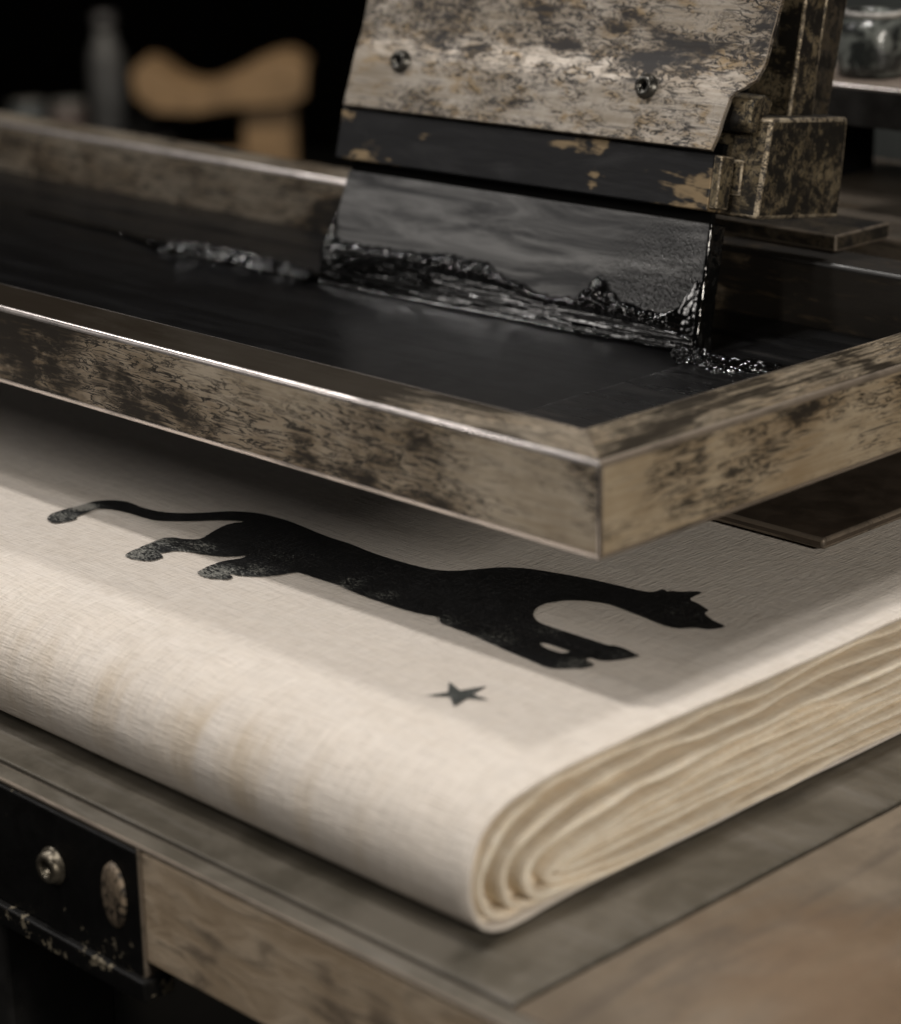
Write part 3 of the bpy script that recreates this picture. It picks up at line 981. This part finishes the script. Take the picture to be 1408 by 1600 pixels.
# worn oval boss where the paint has gone
bp = NT('bare scuffed metal')
_n = bp.noise(bp.coords((1, .6, .6)), 3.6, 5, .7, 1.6)
bp.pbr(bp.mix(bp.ramp(_n, .46, .56), (.26, .20, .14), (.012, .010, .009)), .5, .3, bp.bump(_n, .6, .001))
boss = lathe('worn_boss', [(.0001, .0026), (.5, .0026), (.8, .0021), (.95, .0012), (1., -.001)], bp.mat, br, 40, (-.1462, TY0 - .0012, -.1845), (R(90), 0, 0))
boss.scale = (.0078, .0150, 1.)
for x, y in ((-.29, -.095), (.46, -.09), (-1.4, -.09), (.46, .70), (-1.4, .70)):
    o = box('leg', (x - .03, y - .02, -.95), (x + .03, y + .04, TZ - .053), simple('grey steel leg', (.02, .019, .018), .5), table, .003, 2)
    o.location = -tl
tbox('apron', (TX0 + .02, TY0 + .031, TZ - .0520), (TX1 - .02, TY1 - .03, TZ - .0305), M_SHADE_BLACK)

# ================================================================== RIGHT BACKGROUND
rp = box('rest_plate', (-.27, .3640, .0006), (-.1615, .4120, .0095), M_POST, None, .0012, 3, M_EDGE_DULL)
tag(rp, 'small dark steel plate resting on the back rail below the carriage block', 'plate')

bed = box('press_bed', (-.46, .432, -.110), (.6, .640, -.004), worn_metal('press bed', (.10, .085, .065), (.17, .14, .11), amount=.5, patch=12, metal=.2, rough=.45), None, .003, 3, M_EDGE_DULL)
tag(bed, 'long dark metal press bed behind the back rail of the screen', 'press bed')

shelf = empty('back_shelf', (.1, .56, -.0038), 'dark raised shelf beam with bright front edge carrying the ink jar', 'shelf')
SHL = (-.1, -.56, .0038)
SZ0 = .0660
sh = box('shelf_board', (-.34, .497, SZ0 - .022), (.60, .630, SZ0), worn_metal('shelf metal', (.20, .155, .12), (.30, .25, .21), amount=.5, patch=14, metal=.2, rough=.5), shelf, .0016, 3, M_EDGE)
sh.location = SHL
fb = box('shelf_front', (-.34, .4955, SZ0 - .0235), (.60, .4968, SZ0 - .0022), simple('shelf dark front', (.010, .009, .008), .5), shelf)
fb.location = SHL
for x in (-.32, .56):
    o = box('leg', (x - .012, .53, -.0038), (x + .012, .60, SZ0 - .0222), M_SHADE_BLACK, shelf)
    o.location = SHL

g = NT('dirty glass jar')
_n = g.noise(g.coords((1, 1, 1)), 46, 4, .65, .8)
g.pbr(g.mix(g.ramp(_n, .42, .58), (.16, .17, .155), (.018, .020, .019)), g.ramp(_n, .3, .7, .12, .3), 0, g.bump(_n, .5, .002), .6)
jar = empty('ink_jar', (-.2640, .5330, SZ0 + .0002), 'squat grimy grey glass ink jar standing on the back shelf', 'jar')
lathe('jar_body', [(.0001, 0), (.020, 0), (.0238, .003), (.0246, .010), (.0246, .032), (.0235, .037), (.0205, .0405), (.0190, .042), (.0190, .0455), (.0165, .0455), (.0160, .042), (.0165, .036), (.0165, .01), (.0001, .008)], g.mat, jar, 40)
lathe('jar_rim', [(.0186, .0418), (.0206, .0425), (.0210, .0440), (.0206, .0455), (.0186, .0460)], simple('rim highlight', (.42, .40, .37), .4, 0, 90, .4), jar, 40)  # pale colour puts the rim's highlight into the surface

jar.scale = (.86, .86, .83)

cab = empty('grey_cabinet', (-.95, 1.75, -.95), 'dull grey metal cabinet standing in the dark behind the shelf', 'cabinet')
cm = simple('grey cabinet paint', (.055, .060, .056), .6, 0, 8, .25)
box('cabinet_body', (-.35, -.25, 0), (.9, .25, 1.35), cm, cab, .004, 2)
box('door', (-.33, -.262, .02), (.27, -.2505, 1.33), cm, cab, .003, 2)
box('door', (.28, -.262, .02), (.88, -.2505, 1.33), cm, cab, .003, 2)

# ================================================================== LEFT BACKGROUND (far out of focus)
VIEW_YAW = .796946
FS = 1.4286
stand = empty('wooden_stand', (-3.340, 2.547, -.95), 'tan wooden trestle with saddle shaped top blurred in the dark background', 'trestle', None, (0, 0, VIEW_YAW))
M_TAN = simple('pale raw timber', (.40, .265, .145), .6, 0, 14, .3)
SZ = lambda z: (z - .8) * FS + .563
# saddle top: thick ends, dipped middle
top_u = [(-.125, .795), (-.105, .806), (-.085, .800), (-.055, .778), (-.02, .770), (.02, .783), (.06, .803), (.10, .812), (.126, .797)]
tp = [(p.x, p.y) for p in catmull([(a, b, 0) for a, b in top_u], 5)]
low = [(.122, .755), (.09, .744), (.02, .742), (-.04, .734), (-.095, .738), (-.122, .760)]
pts = [(a * FS, SZ(b)) for a, b in tp + low]
v = [(x, -.085, z) for x, z in pts] + [(x, .085, z) for x, z in pts]
k = len(pts)
f = [tuple(range(k)), tuple(range(2 * k - 1, k - 1, -1))] + [(i, (i + 1) % k, (i + 1) % k + k, i + k) for i in range(k)]
bevel(mesh_obj('saddle_top', v, f, M_TAN, stand), .008, 3)
box('post', (.030 * FS, -.05, .0), (.105 * FS, .05, SZ(.742)), M_TAN, stand, .008, 3)
box('cross_piece', (-.05 * FS, -.043, SZ(.600)), (.0295 * FS, .043, SZ(.672)), M_TAN, stand, .008, 3)

BZ = -.5293
bot = empty('grey_bottle', (-3.504, 2.375, BZ), 'pale grey plastic bottle blurred far behind the left end of the screen', 'bottle')
M_GREYP = simple('pale grey plastic', (.105, .108, .112), .5, 0, 30, .3)
L = lambda pr: [(max(.0001, r * FS), z * FS) for r, z in pr]
lathe('bottle_body', L([(.0001, 0), (.022, 0), (.025, .006), (.025, .105), (.020, .125), (.014, .132), (.014, .15), (.0001, .15)]), M_GREYP, bot, 28)
lathe('cap', L([(.0001, .1502), (.015, .1502), (.015, .172), (.0001, .173)]), simple('dull cap', (.08, .08, .085), .5), bot, 24)
for i, (dx, lab, c) in enumerate(((-.118, 'small dull blue grey tin blurred left of the grey bottle', (.12, .15, .17)), (-.060, 'small pinkish grey tin blurred beside the grey bottle', (.22, .18, .17)))):
    t = empty('paint_tin', (-3.504 + dx * FS * .70, 2.375 + dx * FS * .714, BZ), lab, 'tin')
    lathe('tin_body', L([(.0001, 0), (.026, 0), (.027, .002), (.027, .040), (.0255, .042)]), simple('tin paint', c, .4, .3, 40, .4), t, 28)
    lathe('lid', L([(.0255, .0425), (.0275, .0425), (.0275, .046), (.022, .047), (.021, .044), (.0001, .044)]), simple('tin lid', (.35, .35, .34), .35, .6), t, 28)
rk = empty('storage_rack', (-3.540, 2.3825, -.95), 'black storage rack carrying the blurred bottle and tins', 'rack', None, (0, 0, VIEW_YAW))
M_RK = simple('rack black', (.012, .012, .013), .5)
box('rack_shelf', (-.64, -.14, .395), (.157, .20, .4205), M_RK, rk, .002, 2)
for x in (-.60, .13):
    for y in (-.11, .17):
        box('rack_post', (x - .017, y - .017, 0), (x + .017, y + .017, .3948), M_RK, rk)

# floor and far wall in the dark
fl = box('floor', (-9, -4, -1.0), (5, 8, -.95), simple('dark concrete floor', (.010, .0095, .009), .7, 0, 3, .4))
tag(fl, kind='structure')
wl = box('wall', (-.05, -7, -.95), (.05, 7, 2.2), simple('black painted wall', (.0022, .0022, .0022), .9, 0, 3, .3, spec=.05))
wl.location = (-4.6, 4.5, 0)
wl.rotation_euler = (0, 0, VIEW_YAW + R(90))
tag(wl, kind='structure')

# ------------------------------------------------------------------ camera
f_px, pit, yaw, roll = 3790.7, .313967, .796946, -.01825
cy, sy = math.cos(yaw), math.sin(yaw)
fw = Vector((-sy * math.cos(pit), cy * math.cos(pit), -math.sin(pit)))
r0 = Vector((cy, sy, 0))
u0 = r0.cross(fw)
rr = math.cos(roll) * r0 + math.sin(roll) * u0
uu = -math.sin(roll) * r0 + math.cos(roll) * u0
CAM = Vector((.5924, -.6591, .2683))
cd = bpy.data.cameras.new('camera')
cam = bpy.data.objects.new('camera', cd)
link(cam)
cam.matrix_world = Matrix(((rr.x, uu.x, -fw.x, CAM.x), (rr.y, uu.y, -fw.y, CAM.y), (rr.z, uu.z, -fw.z, CAM.z), (0, 0, 0, 1)))
cd.sensor_fit = 'HORIZONTAL'
cd.sensor_width = 36
cd.lens = 36 * f_px / 1408
cd.clip_start = .02
cd.clip_end = 60
cd.dof.use_dof = True
cd.dof.focus_distance = 1.135
cd.dof.aperture_fstop = 6.7
cd.dof.aperture_blades = 0
S.camera = cam

# ------------------------------------------------------------------ light: lamps read from shadows and highlights, then added unseen fills
def area(name, pos, target, size, watts, col=(1, .93, .85), shape='DISK', sy_=None):
    l = bpy.data.lights.new(name, 'AREA')
    l.shape = shape
    l.size = size
    if sy_: l.size_y = sy_
    l.energy = watts
    l.color = col
    o = bpy.data.objects.new(name, l)
    o.location = pos
    o.rotation_euler = (Vector(target) - Vector(pos)).to_track_quat('-Z', 'Y').to_euler()
    return link(o)

K = 1.35 / .0617
area('overhead_lamp', (-.011 * K, -.0076 * K, .06 * K), (0, 0, -.04), .09, 9.6, (1, .96, .92))
area('rear_lamp', (-.15, .80, 1.62), (-.1, 0, -.05), .14, 10, (1, .97, .94))
area('left_lamp', (-1.39, -.40, 1.08), (-.3, .1, 0), .18, 5.5, (1, .96, .93), 'RECTANGLE', .08)
area('front_fill', (.10, -1.45, 1.30), (-.1, .1, -.06), .12, 9.5, (1, .95, .89), 'RECTANGLE', .8)  # added unseen fill that lifts front faces and the cloth under the frame
area('low_front_fill', (-1.55, -1.42, .50), (-.2, .1, -.02), .20, 1.8, (1, .95, .90), 'SQUARE')  # added unseen fill, set where the blade mirrors it for a sheen
area('right_fill', (1.5, -.25, .42), (0, .2, -.12), .22, 14, (1, .93, .83), 'SQUARE')  # added unseen fill for right-hand faces and the cloth ends
area('back_room_fill', (-2.7, 1.6, 1.0), (-3.4, 2.5, -.4), .25, 14, (1, .88, .72))  # added out of view to brighten the wooden stand

w = bpy.data.worlds.new('World')
S.world = w
w.use_nodes = True
w.node_tree.nodes['Background'].inputs[0].default_value = (.9, .95, 1, 1)
w.node_tree.nodes['Background'].inputs[1].default_value = .002

# ------------------------------------------------------------------ render settings
S.render.engine = 'CYCLES'
S.cycles.use_denoising = True
S.cycles.max_bounces = 6
S.cycles.diffuse_bounces = 4
S.cycles.glossy_bounces = 3
S.cycles.caustics_reflective = False
S.cycles.caustics_refractive = False
S.view_settings.view_transform = 'Standard'
S.view_settings.look = 'None'
S.view_settings.exposure = 0
S.view_settings.gamma = 1
